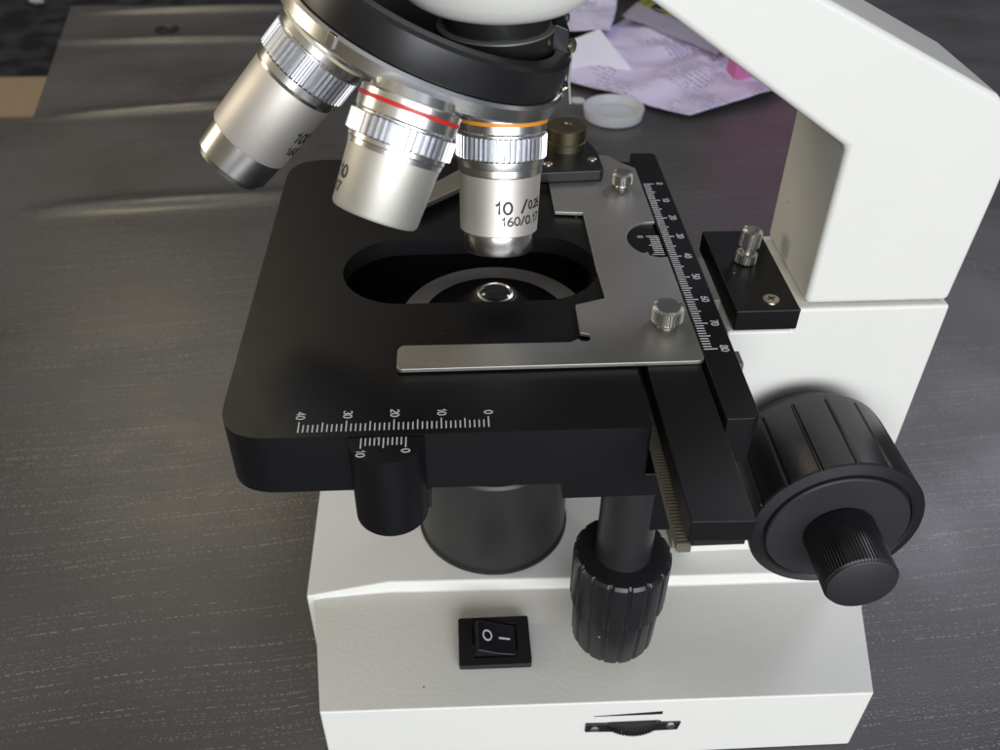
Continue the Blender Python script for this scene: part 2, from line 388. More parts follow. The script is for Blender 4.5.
# ------------------------------------------------------------------ things behind: lid, papers, bag, pink folder
M['lid'] = mat('frosted_plastic', (.76, .79, .84), .4, trans=.25)
bm = B(); mt = frame((103.8, 436, TABZ+.3), (0, 0, 1))
lathe(bm, [(17.5, 0), (19.2, .4), (20.2, 6.5), (20.0, 7.2), (19.0, 7.2), (17.8, 1.6), (16.5, 1.4), (.5, 1.4)], mt, 72)
lid = obj('plastic_lid', bm, 'lid'); tag(lid, 'round frosted white plastic cap with a small tab, lying open side up on the table', 'plastic cap')  # a frosted lid turned open side up
bm = B(); plate(bm, roundpoly([(76.5, 446), (86, 444), (86, 452), (77.5, 454)], 3), [], TABZ+5.6, TABZ+6.9); obj('tab', bm, 'lid', lid, bevel=.3)

def paper_material(name, col, lines=True):
    m = bpy.data.materials.new(name); m.use_nodes = True; nt = m.node_tree; b = nt.nodes['Principled BSDF']; L = nt.links.new
    b.inputs['Roughness'].default_value = .55
    b.inputs['Base Color'].default_value = (*col, 1)
    if lines:
        tc = N(nt, 'ShaderNodeTexCoord')
        def mth(op, a, b_=None):
            n = N(nt, 'ShaderNodeMath', operation=op)
            for i, x in enumerate((a, b_)):
                if x is None: continue
                if isinstance(x, (int, float)): n.inputs[i].default_value = x
                else: L(x, n.inputs[i])
            return n.outputs[0]
        sp = N(nt, 'ShaderNodeSeparateXYZ'); L(tc.outputs['UV'], sp.inputs[0])
        v = mth('MULTIPLY', sp.outputs[1], 26); fr = mth('FRACT', v); row = mth('FLOOR', v)
        ln = mth('LESS_THAN', mth('ABSOLUTE', mth('SUBTRACT', fr, .5)), .24)
        cb = N(nt, 'ShaderNodeCombineXYZ'); L(mth('MULTIPLY', sp.outputs[0], 60), cb.inputs[0]); L(mth('MULTIPLY', row, 5.3), cb.inputs[1])
        n1 = N(nt, 'ShaderNodeTexNoise'); n1.inputs['Scale'].default_value = 1; n1.inputs['Detail'].default_value = 2; L(cb.outputs[0], n1.inputs[0])
        wd = mth('GREATER_THAN', n1.outputs[0], .45)
        n2 = N(nt, 'ShaderNodeTexNoise'); n2.inputs['Scale'].default_value = 3.1; L(tc.outputs['UV'], n2.inputs[0])
        bl = N(nt, 'ShaderNodeMapRange'); bl.inputs[1].default_value = .46; bl.inputs[2].default_value = .52; L(n2.outputs[0], bl.inputs[0])
        k = mth('MULTIPLY', mth('MULTIPLY', ln, wd), mth('MULTIPLY', bl.outputs[0], .6))
        a = N(nt, 'ShaderNodeMix', data_type='RGBA'); L(k, a.inputs[0]); a.inputs[6].default_value = (*col, 1); a.inputs[7].default_value = (.16, .14, .26, 1)
        L(a.outputs[2], b.inputs['Base Color'])
    return m
M['paperA'] = paper_material('printed_paper_lilac_lit', (.72, .66, .92)); M['paperB'] = paper_material('paper_lilac_lit', (.74, .70, .92))  # white paper; the lilac of the light is put into its colour
M['paperC'] = paper_material('white_paper', (.84, .84, .95), False)
def sheet(name, q, zs, m, amp, seed, n=36, thick=.18):
    """crumpled sheet on a quad of corners; zs = corner heights"""
    rs = random.Random(int(seed*100)); folds = []
    for k_ in range(6):
        a_ = rs.uniform(0, math.pi); f_ = rs.uniform(.012, .034)
        folds.append((math.cos(a_)*f_, math.sin(a_)*f_, rs.random(), .0075/f_*rs.uniform(.5, 1)))
    bm = B(); g = {}; uvl = bm.loops.layers.uv.new('UVMap')
    for i in range(n+1):
        for j in range(n+1):
            u, v = i/n, j/n
            p = (V(q[0])*(1-u)*(1-v)+V(q[1])*u*(1-v)+V(q[2])*u*v+V(q[3])*(1-u)*v)
            z = zs[0]*(1-u)*(1-v)+zs[1]*u*(1-v)+zs[2]*u*v+zs[3]*(1-u)*v
            nn = noise.noise(V((p.x*.022+seed, p.y*.018, seed)))
            n2 = abs(noise.noise(V((p.x*.045-seed, p.y*.03, seed*2))))
            edge = .4+.6*min(1, 4*min(u, v, 1-u, 1-v))
            cr = 0
            for kx, ky, ph, wt in folds:
                t = (p.x*kx+p.y*ky+ph+.8*noise.noise(V((p.x*.02, p.y*.02, ph)))) % 1.0
                cr += wt*(1-abs(2*t-1))
            zz = TABZ+1.0+z+max(-.6, amp*edge*(nn*.8+cr*.9)+amp*.1)
            wob = 2.2*noise.noise(V((p.y*.05, p.x*.05, seed*3)))
            g[i, j] = (bm.verts.new((p.x+wob, p.y+wob, max(TABZ+.9, zz))), (u, v))
    for i in range(n):
        for j in range(n):
            f = bm.faces.new([g[a, b_][0] for a, b_ in ((i, j), (i+1, j), (i+1, j+1), (i, j+1))])
            for lp, ab in zip(f.loops, ((i, j), (i+1, j), (i+1, j+1), (i, j+1))): lp[uvl].uv = g[ab][1]
    o = obj(name, bm, m, angle=16)
    s_ = o.modifiers.new('thickness', 'SOLIDIFY'); s_.thickness = thick*S; s_.offset = -1
    return o
tag(sheet('printed_paper', [(52, 512), (152, 427), (236, 472), (152, 622)], (1, 0, 3, 4), 'paperA', 6.5, 3.1, 60),
    'crumpled sheet of white printed paper with lilac light painted in, nearest the plastic lid', 'paper')
tag(sheet('printed_paper', [(30, 575), (120, 560), (152, 700), (60, 800)], (7, 10, 8, 3), 'paperB', 9, 8.4, 60),
    'crumpled white printed paper with lilac light painted in, lying behind the nearer sheet, partly hidden by the microscope head', 'paper')
tag(sheet('folded_paper', [(66, 504), (130, 502), (104, 520), (82, 516)], (4, 3, 27, 20), 'paperC', 2, 5.5, 20),
    'bright white folded paper corner standing up on the printed sheet beside the nosepiece', 'paper')
# dark plastic bag with a yellow-green print
M['bag'] = bpy.data.materials.new('bag_print'); M['bag'].use_nodes = True
nt_ = M['bag'].node_tree; b_ = nt_.nodes['Principled BSDF']; tc_ = N(nt_, 'ShaderNodeTexCoord'); n_ = N(nt_, 'ShaderNodeTexNoise'); n_.inputs['Scale'].default_value = 22
nt_.links.new(tc_.outputs['Object'], n_.inputs[0]); cr_ = N(nt_, 'ShaderNodeValToRGB'); nt_.links.new(n_.outputs[0], cr_.inputs[0]); e = cr_.color_ramp.elements
cr_.color_ramp.interpolation = 'EASE'
e[0].position = .46; e[0].color = (.018, .018, .03, 1); e[1].position = .52; e[1].color = (.26, .27, .03, 1); q_ = e.new(.60); q_.color = (.03, .03, .035, 1)
nt_.links.new(cr_.outputs[0], b_.inputs['Base Color']); b_.inputs['Roughness'].default_value = .22
bagpts = [(146, 618), (206, 531), (330, 600), (190, 800)]
o = sheet('plastic_bag', bagpts, (3, 2, 18, 22), 'bag', 16, 1.7, 40)
tag(o, 'dark glossy plastic bag with a yellow-green print behind the papers, under the microscope arm', 'bag')
M['film'] = mat('clear_film', (.50, .47, .62), .5, trans=.4)
tag(sheet('clear_sleeve', [(134, 598), (192, 518), (206, 530), (150, 622)], (10, 9, 13, 13), 'film', 3, 2.9, 20),
    'clear crinkled plastic sleeve along the front edge of the dark bag', 'sleeve')
M['pink'] = mat('pink_card', (.55, .16, .36), .5)
bm = B(); box(bm, 0, 86, 0, 14, 0, 108, T((196, 479, TABZ+.2)) @ RZ(14))
tag(obj('pink_box', bm, 'pink', bevel=1.5), 'pink card box standing behind the papers, almost wholly hidden by the microscope arm', 'box')

# ================================================================== the microscope
ORG = V((5, 61, TABZ))
root = bpy.data.objects.new('microscope', None); C.objects.link(root); root.location = ORG*S; root.empty_display_size = .05
tag(root, 'white and black laboratory microscope with chrome objectives, seen from its side', 'microscope')

# ---- base
bm = B()
YC = 61
def mir(pts): return pts + [(x, 2*YC-y) for x, y in reversed(pts)]
slab = mir([(-51.6, 33.5), (-45.9, -7), (107.3, -7.6), (115, 22), (120.5, 32.0)])
rings = []
low = [V((x, y, TABZ+.3)) for x, y in slab]
top = []
for i, (x, y) in enumerate(slab):
    z = -100.2
    if i in (1, len(slab)-2): z = -96.6
    if i in (2, len(slab)-3): z = -98.9
    top.append(V((x, y, z)))
# bottom slightly tucked in
cx = 30
low = [V((cx+(v.x-cx)*.998, YC+(v.y-YC)*.998, v.z)) for v in low]
lv = [bm.verts.new(v) for v in low]; tv = [bm.verts.new(v) for v in top]; n = len(lv)
for i in range(n): bm.faces.new((lv[i], lv[(i+1) % n], tv[(i+1) % n], tv[i]))
bm.faces.new(list(reversed(lv)))
# deck: upper level with clipped corner
deck = mir([(-54.0, 32.6), (-28.8, 36.0), (67, 33.8), (119.0, 33.2)])
foot = mir([(-53.6, 33.5), (-29.5, 34.7), (67, 32.6), (120.5, 32.0)])
dv = [bm.verts.new((x, y, -97.0 if i not in (0, len(deck)-1) else -98.2)) for i, (x, y) in enumerate(deck)]
fv = [bm.verts.new((x, y, -100.2)) for x, y in foot[1:3]]
fv2 = [bm.verts.new((x, y, -100.2)) for x, y in foot[5:7]]
nd = len(dv)
# near strip
bm.faces.new((dv[0], dv[1], fv[0], tv[0])); bm.faces.new((dv[1], dv[2], fv[1], fv[0])); bm.faces.new((dv[2], dv[3], tv[4], fv[1]))
# near panel
bm.faces.new((tv[0], fv[0], tv[1])); bm.faces.new((fv[0], fv[1], tv[2], tv[1])); bm.faces.new((fv[1], tv[4], tv[3])); bm.faces.new((fv[1], tv[3], tv[2]))
# far side
m_ = n-1
bm.faces.new((dv[7], dv[6], fv2[1], tv[m_])); bm.faces.new((dv[6], dv[5], fv2[0], fv2[1])); bm.faces.new((dv[5], dv[4], tv[m_-4], fv2[0]))
bm.faces.new((tv[m_], fv2[1], tv[m_-1])); bm.faces.new((fv2[1], fv2[0], tv[m_-2], tv[m_-1])); bm.faces.new((fv2[0], tv[m_-4], tv[m_-3])); bm.faces.new((fv2[0], tv[m_-3], tv[m_-2]))
# ends and deck
bm.faces.new((tv[0], tv[m_], dv[7], dv[0])); bm.faces.new((tv[4], tv[m_-4], dv[4], dv[3])); bm.faces.new(dv)
box(bm, -53.8, -50.2, 32.9, 89.1, TABZ+1.5, -98.7)
fix(bm)
base = obj('base', bm, 'white', root, bevel=.6, segs=3)

# ---- rocker switch on the panel
bm = B(); plate(bm, rrect(-8.0, 12.6, 5.2, 21.2, .7), [rrect(-3.9, 8.9, 7.6, 18.9, .4)], -99.0, -96.4)
sw = obj('power_switch', bm, 'blackgloss', root, bevel=.25)
bm = B(); box(bm, -3.9, 8.9, 7.6, 18.9, -99.5, -98.9); obj('well', bm, 'deep', sw)
bm = B()
prof = [(-3.5, -98.8), (8.5, -98.8), (8.5, -96.62), (5.6, -96.0), (2.8, -95.3), (-2.4, -93.3), (-3.5, -95.4)]
mt = Matrix(((1, 0, 0, 0), (0, 0, 1, 0), (0, 1, 0, 0), (0, 0, 0, 1)))
plate(bm, prof, [], 8.2, 18.3, mt)
rk = obj('rocker', bm, 'blackpl', sw, bevel=.3)
bm = B()
tilt = T((0.3, 13.6, -94.34)) @ Matrix.Rotation(math.radians(21), 4, 'Y')
plate(bm, [(1.5*math.cos(a), 1.85*math.sin(a)) for a in [2*math.pi*i/32 for i in range(32)]], [[(1.05*math.cos(a), 1.35*math.sin(a)) for a in [2*math.pi*i/32 for i in range(32)]]], .02, .12, tilt)
box(bm, -1.7, 1.6, -.26, .26, .02, .12, T((5.3, 13.3, -95.93)) @ Matrix.Rotation(math.radians(13.5), 4, 'Y'))
obj('switch_marking', bm, 'print', sw)

# ---- dimmer wheel in its slot, and the wedge mark above it
bm = B(); fy = -7.35
mtf = Matrix(((1, 0, 0, 0), (0, 0, 1, 0), (0, 1, 0, 0), (0, 0, 0, 1)))
plate(bm, [(27.0, -111.9), (27.0, -107.9), (54.2, -109.0), (53.6, -112.8), (47, -112.9), (34, -112.4)], [], fy-.5, fy+1.0, mtf)
dm = obj('dimmer_slot', bm, 'blackgloss', root, bevel=.15)
bm = B(); knurl(bm, 12.2, -1.6, 1.6, frame((40.6, 1.4, -110.4), (0, .1, 1)), 90, .3, .5); obj('dimmer_wheel', bm, 'blackpl', dm)
bm = B()
for cx_ in (29.6, 51.2): lathe(bm, [(1.3, 0), (1.3, .35), (.9, .5)], frame((cx_, fy-.5, -110.1), (0, -1, 0)), 20)
obj('slot_screw', bm, 'screw', dm)
bm = B(); plate(bm, [(29.0, -104.5), (48.4, -103.4), (48.4, -104.8)], [], fy-.12, fy+.4, mtf); obj('brightness_mark', bm, 'ink', root)

# ---- lamp housing
bm = B(); mt = frame((4.4, 61, 0), (0, 0, 1))
lathe(bm, [(24.0, -97.2), (24.0, -96.2), (23.3, -95.8), (22.9, -60.5), (22.2, -59.6), (20.4, -59.6), (19.6, -61), (19.2, -66), (10, -66)], mt, 128)
lh = obj('lamp_housing', bm, 'housing', root)
bm = B(); lathe(bm, [(19.2, -65.8), (16, -64.2), (10, -63.2), (.4, -62.8)], mt, 64); obj('field_lens', bm, 'lens', lh)

# ---- arm (profile in x-z, extruded along y)
bm = B()
armp = [(82.3, -2.3), (82.3, 40.4), (33.6, 73.4), (-8, 101.6), (-8, 118), (28, 93.5), (70.3, 73.0), (113.3, 52.2), (119.2, 46.5), (121.4, 36), (121.2, 28), (119.6, -2.3)]
plate(bm, armp, [], 44.0, 78.0, mtf)
arm = obj('arm', bm, 'white', root, bevel=1.6, segs=4)
bm = B(); plate(bm, [(63.4, -97.3), (63.4, -9.6), (80.2, -9.6), (80.2, -2.9), (120.0, -2.9), (120.0, -97.3)], [], 43.0, 79.0, mtf)
obj('arm_pillar', bm, 'white', arm, bevel=.9, segs=3)
bm = B(); box(bm, 60.2, 63.3, 44.5, 77.5, -96.9, -12); obj('dovetail_slide', bm, 'rack', arm, bevel=.3)

# ---- head (only its underside is seen)
bm = B(); mt = frame((4.7, 61, 0), (0, 0, 1))
hp = [(13, 67.6), (14.6, 67.7), (15.9, 68.5)]
hp += [(15.9+11*math.sin(math.radians(a))*.9, 68.5+20*(1-math.cos(math.radians(a)))) for a in (12, 25, 38, 52, 66, 80, 90)]
hp += [(26, 96), (26, 120)]
lathe(bm, hp, mt, 128); obj('head', bm, 'white', root, angle=60)

# ---- nosepiece: tilted turret; n points down its axis from the point Q
al = .41; az = 3.12
nA = V((math.sin(al)*math.cos(az), math.sin(al)*math.sin(az), -math.cos(al))); Q = V((4.4, 61.2, 96.1))
mt = frame(Q, nA, (0, 1, 0))
bm = B(); lathe(bm, [(2, 35.2), (25.6, 35.2), (26.6, 34), (27.0, 28.9), (27.4, 28.6), (30.2, 28.6), (31.0, 29.3), (31.6, 33.2), (31.6, 35.9), (28, 36.0)], mt, 160)
nose = obj('nosepiece', bm, 'nosebl', root)
bm = B(); lathe(bm, [(29, 36.05), (32.2, 36.1), (32.9, 36.7), (33.0, 39.4), (32.3, 40.1), (30.6, 40.3), (29.4, 41.4), (23, 44.6), (19, 45.6), (2, 46)], mt, 160)
obj('turret_ring', bm, 'chrome', nose)
bm = B()
lathe(bm, [(12.6, 54.0), (12.6, 63.6), (11.6, 64.0), (11.6, 69.0)], frame((4.2, 58.5, 0), (0, 0, 1)), 96)
obj('mounting_collar', bm, 'boss', nose)
bm = B(); lathe(bm, [(12.7, 63.5), (12.95, 63.7), (12.9, 64.0), (11.7, 64.15)], frame((4.2, 58.5, 0), (0, 0, 1)), 96); obj('collar_lip', bm, 'greyplast', nose)
bm = B(); box(bm, -1.1, 1.1, -1.0, .9, 36.4, 38.6, frame(Q, nA, (0, 1, 0)) @ Matrix.Rotation(0, 4, 'Z') @ T((0, 0, 0)))
bm.free()

# ---- objectives
def proj_px(p):   # only used to aim the engraved side of a barrel towards -y
    return p
def objective(c, d, kt, tip, prof_barrel, prof_tip, band, bandcol, coll, step, txts, barrelmat, label, angtxt, rk=11.0, teeth=54):
    mt = frame(c, d, (0, 1, 0))       # local z = down the objective from the knurl's lower edge
    bm = B(); lathe(bm, prof_barrel, mt, 128); ob = obj('objective_lens', bm, barrelmat, root, angle=30)
    ob['label'] = label
    bm = B(); knurl(bm, rk, -kt, 0, mt, teeth, .85, .22); obj('knurled_ring', bm, 'knurl', ob, angle=25)
    bm = B(); lathe(bm, coll, mt, 128); obj('collar', bm, 'chrome', ob)
    bm = B(); lathe(bm, step, mt, 128); obj('step_ring', bm, 'chrome', ob)
    b0, b1, br = band
    bm = B(); lathe(bm, [(br-.4, b0), (br, b0+.1), (br, b1-.1), (br-.4, b1)], mt, 128); obj('colour_band', bm, bandcol, ob)
    if prof_tip:
        bm = B(); lathe(bm, prof_tip, mt, 128); obj('tip', bm, 'chrome', ob)
    bm = B(); rt, st = (prof_tip or prof_barrel)[-1]
    lathe(bm, [(rt*.6, st+.02), (rt*.35, st-.02+.08)], mt, 40); obj('front_lens', bm, 'lens', ob)
    if txts:
        bm = B(); sg = sense(c, d, (0, -1, 0))
        # local direction of the engraving
        for s_, size, a_c, spos, rad, wide in txts:
            def bend(co_, a_c=a_c, spos=spos, rad=rad):
                a = math.radians(angtxt) + sg*(math.radians(a_c) + co_.x/rad)
                return mt @ V(((rad+.03+co_.z)*math.cos(a), (rad+.03+co_.z)*math.sin(a), spos-co_.y))
            text_into(bm, s_, size, None, 'LEFT', bend, .03, wide, .165)
        obj('engraving', bm, 'ink', ob)
    return ob
# angle (deg, local) whose direction faces -y for each frame: computed from the frame matrix
def face_angle(c, d, world):
    mt = frame(c, d, (0, 1, 0)).to_3x3(); l = mt.transposed() @ V(world); return math.degrees(math.atan2(l.y, l.x))
def sense(c, d, world):   # +1 if increasing local angle moves to +x of the picture
    mt = frame(c, d, (0, 1, 0)).to_3x3(); a = math.radians(face_angle(c, d, world)); t = mt @ V((-math.sin(a), math.cos(a), 0)); return 1 if t.x > 0 else -1

c1, d1 = V((5.33, 56.41, 34.42)), V((-.032, -.253, -1))
a1 = face_angle(c1, d1, (0, -1, 0))
objective(c1, d1, 5.5, 22.8,
    [(9.2, 3.4), (9.7, 3.8), (9.65, 4.2), (9.3, 17.4), (9.15, 17.6), (7, 17.7)],
    [(8.3, 17.5), (8.35, 17.8), (8.2, 22.4), (7.9, 22.8), (5, 22.9)],
    (-9.0, -8.0, 10.75), 'orange',
    [(9.5, -15), (10.2, -10.6), (10.65, -10.4), (10.65, -6.4), (10.2, -5.9), (10.2, -5.5)],
    [(10.3, 0), (10.3, .3), (10.15, 1.7), (9.9, 1.9), (9.9, 3.4), (9.6, 3.8)],
    [('10', 4.2, -11, 10.4, 9.55, 1.32), ('/', 4.2, 28, 10.2, 9.55, 1.3), ('0.25', 2.9, 41, 10.1, 9.55, 1.1), ('160/0.17', 2.95, -1, 13.6, 9.45, 1.3)],
    'satin', 'straight upright objective with an orange band, engraved 10 / 0.25', a1, 10.8)
c2, d2 = V((-16.82, 28.02, 50.88)), V((-.335, -.336, -.8)); a2 = face_angle(c2, d2, (0, -1, 0))
objective(c2, d2, 4.3, 14.9,
    [(9.3, 1.9), (9.6, 2.1), (9.5, 2.6), (8.95, 14.2), (8.6, 14.8), (6, 15.0)], None,
    (-7.9, -6.9, 10.4), 'red',
    [(8.4, -11.0), (8.8, -9.3), (9.9, -9.2), (10.25, -8.9), (10.3, -5.0), (10.0, -4.6), (10.0, -4.3)],
    [(10.0, 0), (10.0, .9), (9.8, 1.1), (9.7, 2.1)],
    [('4/0.10', 3.6, -122, 7.9, 9.32, 1.25), ('160/0.17', 3.0, -138, 11.2, 9.17, 1.25)],
    'satin_w', 'short tapered objective with a red band, between the other two', a2, 10.9, 50)
c3, d3 = V((-38.52, 58.94, 53.7)), V((-.636, -.097, -.687)); a3 = face_angle(c3, d3, (0, -1, 0))
objective(c3, d3, 6.4, 28.5,
    [(9.5, 2.4), (9.75, 2.7), (9.75, 3.2), (9.45, 19.8), (9.3, 20.1), (7, 20.3)],
    [(9.2, 20.1), (9.2, 20.3), (8.9, 26.6), (8.2, 27.0), (7.9, 28.2), (5.5, 28.5)],
    (-9.6, -8.7, 11.1), 'cream',
    [(9.5, -18), (10.6, -12.4), (11.0, -12.1), (11.0, -7.2), (10.4, -6.8), (10.4, -6.3)],
    [(10.4, 0), (10.4, 1.7), (10.0, 1.9), (9.8, 2.7)],
    [('100/1.25', 4.2, 40, 10.6, 9.65, 1.2), ('160/0.17', 3.0, 44, 14.6, 9.6, 1.2)],
    'satin', 'long objective tilted far to the left with a cream band', a3, 10.9)

# small detent stop on the chrome ring, bracket, spring and screws
bm = B(); mtn = frame(Q, nA, (0, 1, 0)); ang = math.radians(face_angle(Q, nA, (-.62, -.78, 0)))
bm2 = B(); R_ = Matrix.Rotation(ang, 4, 'Z')
box(bm2, 32.4, 33.6, -1.0, 1.0, 36.2, 39.0, mtn @ R_); fix(bm2); obj('index_stop', bm2, 'chrome', nose, bevel=.2); bm.free()
bm = B(); plate(bm, [(14.8, 53.4), (14.8, 63.6), (17.2, 64.4), (20.0, 63.2), (20.4, 55.4)], [], 56.5, 68.0, mtf); br = obj('stop_bracket', bm, 'blackpl', nose, bevel=.4)
bm = B()
lathe(bm, [(1.7, 0), (1.7, .5), (1.2, 1.0), (.2, 1.2)], frame((20.5, 57.5, 59.3), (1, -.55, 0)), 24)
lathe(bm, [(1.2, 0), (1.2, .4), (.8, .8), (.2, .9)], frame((20.2, 66, 62.6), (1, -.4, 0)), 20)
lathe(bm, [(.9, -2), (.9, .5), (.6, .9), (.2, 1.0)], frame((19.6, 57.5, 49.9), (1, -.6, 0)), 20)
obj('bracket_screw', bm, 'screw', br)
bm = B(); plate(bm, [(20.6, 59.6), (21.0, 59.6), (20.7, 52.0), (21.3, 46.6), (20.8, 46.6), (20.2, 52.0)], [], 56.2, 58.8, mtf); obj('leaf_spring', bm, 'chrome', br)

# ---- stage
bm = B()
so = roundpoly([(-55.8, 124.5), (-57.0, -1.3), (34.6, -1.8), (34.6, 124.5)], [11, 11, .8, 4], 10)
slot = circle(-19.7, 61, 15.3, 40, 90, 270)+circle(16.0, 61, 15.3, 40, -90, 90)
pocket = rrect(-50, 31, 22, 112, 6)
def loop(pts, z): return [bm.verts.new((x, y, z)) for x, y in pts]
def edges(vs): return [bm.edges.get((vs[i], vs[(i+1) % len(vs)])) or bm.edges.new((vs[i], vs[(i+1) % len(vs)])) for i in range(len(vs))]
def walls(a, b_):
    for i in range(len(a)): bm.faces.new((a[i], a[(i+1) % len(a)], b_[(i+1) % len(a)], b_[i]))
o0, o1 = loop(so, 0), loop(so, -16.3); s0, s1 = loop(slot, 0), loop(slot, -5.2); p0_, p1_ = loop(pocket, -5.2), loop(pocket, -16.3)
for a, b_ in ((o0, s0), (o1, p1_), (p0_, s1)): bmesh.ops.triangle_fill(bm, use_beauty=True, use_dissolve=False, edges=edges(a)+edges(b_))
walls(o0, o1); walls(s0, s1); walls(p0_, p1_); fix(bm)
stage = obj('stage', bm, 'black', root, bevel=.45)
bm = B()
ty0 = -.2-.0
for k in range(41):
    x = -k; ln = 3.2 if k % 10 == 0 else (2.9 if k % 5 == 0 else 2.25)
    box(bm, x-.13, x+.13, .05, ln, .02, .07)
for k, s_ in ((0, '0'), (10, '10'), (20, '20'), (30, '30'), (40, '40')):
    text_into(bm, s_, 2.75, T((-k+.1, 4.0 if len(s_) == 1 else 4.0, .04)) @ RZ(-90), 'RIGHT')
obj('scale_marking', bm, 'print', stage)
# vernier post at the front edge
bm = B(); vp = circle(-21.6, -1.6, 8.0, 40, 180, 360)
plate(bm, [(-29.6, -1.75)]+vp+[(-13.6, -1.75)], [], -22.6, -.35)
ver = obj('vernier_post', bm, 'black', stage, bevel=.35)
bm = B(); box(bm, -29.4, -12.9, -1.75, 6, -22.4, -16.4); obj('post_backing', bm, 'deep', ver)
bm = B()
for k in range(11):
    x = -17.4-k*.93; ln = 3.0 if k in (0, 5, 10) else 2.2
    box(bm, x-.13, x+.13, -1.95-ln, -1.95, -.33, -.28)
for s_, x in (('0', -17.4), ('10', -26.6)): text_into(bm, s_, 2.7, T((x, -5.4, -.31)) @ RZ(-90), 'LEFT')
obj('vernier_marking', bm, 'print', ver)
# carriage blocks under the stage
bm = B(); box(bm, 16.8, 41, .4, 40, -23.6, -16.4); crg = obj('stage_carriage', bm, 'black', root, bevel=.4)
bm = B(); box(bm, 34.8, 45, 4, 118, -40, -16.6); obj('lower_slide', bm, 'black', crg, bevel=.3)
bm = B(); box(bm, 50, 63, 20, 100, -30, -14.2); obj('mounting_plate', bm, 'deep', crg)

# ---- rail with its rack
bm = B(); plate(bm, roundpoly([(36.9, -28.4), (49.4, -28.8), (49.4, 119), (36.9, 119)], .4), [], -5.4, .35)
rail = obj('travel_rail', bm, 'black', root, bevel=.35)
bm = B(); box(bm, 38.4, 48.8, -27.5, 110, -7.9, -5.5); obj('rail_foot', bm, 'deep', rail)
bm = B()
box(bm, 35.9, 38.3, -27.6, 60, -9.6, -7.5)
for i in range(84):
    y = -27.5+i*.9
    box(bm, 35.4, 37.9, y, y+.5, -9.3, -7.15)
obj('rack', bm, 'rack', rail)

# ---- ruler bar
bm = B(); plate(bm, roundpoly([(50.5, 123.5), (50.5, -1.0), (58.0, -1.0), (58.3, 123.5)], [.4, .4, 2.2, 2.0]), [], -5.6, 1.0)
rul = obj('ruler_bar', bm, 'black', root, bevel=.35)
bm = B(); box(bm, 51.3, 57.6, .2, 110, -13.5, -6.2); obj('bar_foot', bm, 'black', rul, bevel=.3)
bm = B(); box(bm, 51.8, 57.2, .8, 108, -6.5, -5.4); obj('bar_gap', bm, 'deep', rul)
bm = B()
for k in range(81):
    y = 22.96+80-k; x1 = 54.2 if k % 10 == 0 else (53.7 if k % 5 == 0 else 53.0)
    box(bm, 51.0, x1, y-.13, y+.13, 1.02, 1.07)
for k in range(0, 81, 10):
    s_ = str(k); text_into(bm, s_, 2.75, T((55.9, 22.96+80-k+.1, 1.04)) @ RZ(-90), 'CENTER')
obj('scale_marking', bm, 'print', rul)
bm = B(); box(bm, 59.2, 61.0, 46, 66, -14, -1.5); box(bm, 59.2, 61.0, 22, 27, -14, -3.0); obj('guide_strip', bm, 'greyplast', rul, bevel=.2)

# ---- slide holder: thin metal plate with a jaw in front
bm = B()
nr = 1.5
notch = circle(24.0, 28.0, nr, 14, 205, 395)
out_ = roundpoly([(-19.9, 26.2), (-19.9, 18.1), (50.2, 18.1), (50.2, 62.2)], [1.5, 1.5, 1.9, 0], 5)
out_ += circle(50.2, 71.2, 9.2, 22, 268, 92)[0:] if False else [(50.2-9.3*math.sin(math.radians(a)), 71.0-9.3*math.cos(math.radians(a))) for a in range(12, 169, 8)]
out_ += [(50.2, 80.2), (50.2, 112.5), (46, 116.5), (43, 121), (18, 126), (17.5, 107.0), (22.8, 106.4), (22.8, 86.9), (30.7, 86.0), (30.5, 57.9), (30.9, 43.9), (23.2, 41.4), (22.9, 30.0)]
out_ += [(24.9, 29.3), (25.3, 28.2), (24.9, 27.1), (24.0, 26.6), (22.9, 26.8), (22.2, 27.7), (20.2, 26.5)]
plate(bm, out_, [], .45, 1.55)
sh = obj('slide_holder', bm, 'plate', root, bevel=.22, segs=2)
bm = B(); plate(bm, [(50.0-8.9*math.sin(math.radians(a)), 71.0-8.9*math.cos(math.radians(a))) for a in range(0, 181, 8)], [], .36, .8); vd = obj('vernier_plate', bm, 'black', sh)
bm = B()
for k in range(11):
    y = 73.6-k*.93; ln = 3.4 if k in (0, 5, 10) else 2.7
    box(bm, 50.0-ln, 50.0, y-.13, y+.13, .82, .87)
text_into(bm, '0', 2.3, T((44.9, 73.4, .84)) @ RZ(-90), 'CENTER'); text_into(bm, '10', 2.3, T((44.9, 64.6, .84)) @ RZ(-90), 'CENTER')
obj('vernier_marking', bm, 'print', vd)
def thumb(c, r, h, stem, teeth, parent, name='thumb_screw', ax=(0, 0, 1), m='screwk'):
    mt = frame(c, ax); bm = B()
    lathe(bm, [(r*.55, 0), (r*.62, stem*.5), (r*.5, stem)], mt, 32)
    knurl(bm, r, stem, stem+h, mt, teeth, .42, .35)
    return obj(name, bm, m, parent, angle=14)
thumb((44.0, 100.6, 1.4), 3.15, 3.6, 1.3, 24, sh); thumb((43.9, 32.6, 1.4), 3.95, 4.0, 1.3, 30, sh)
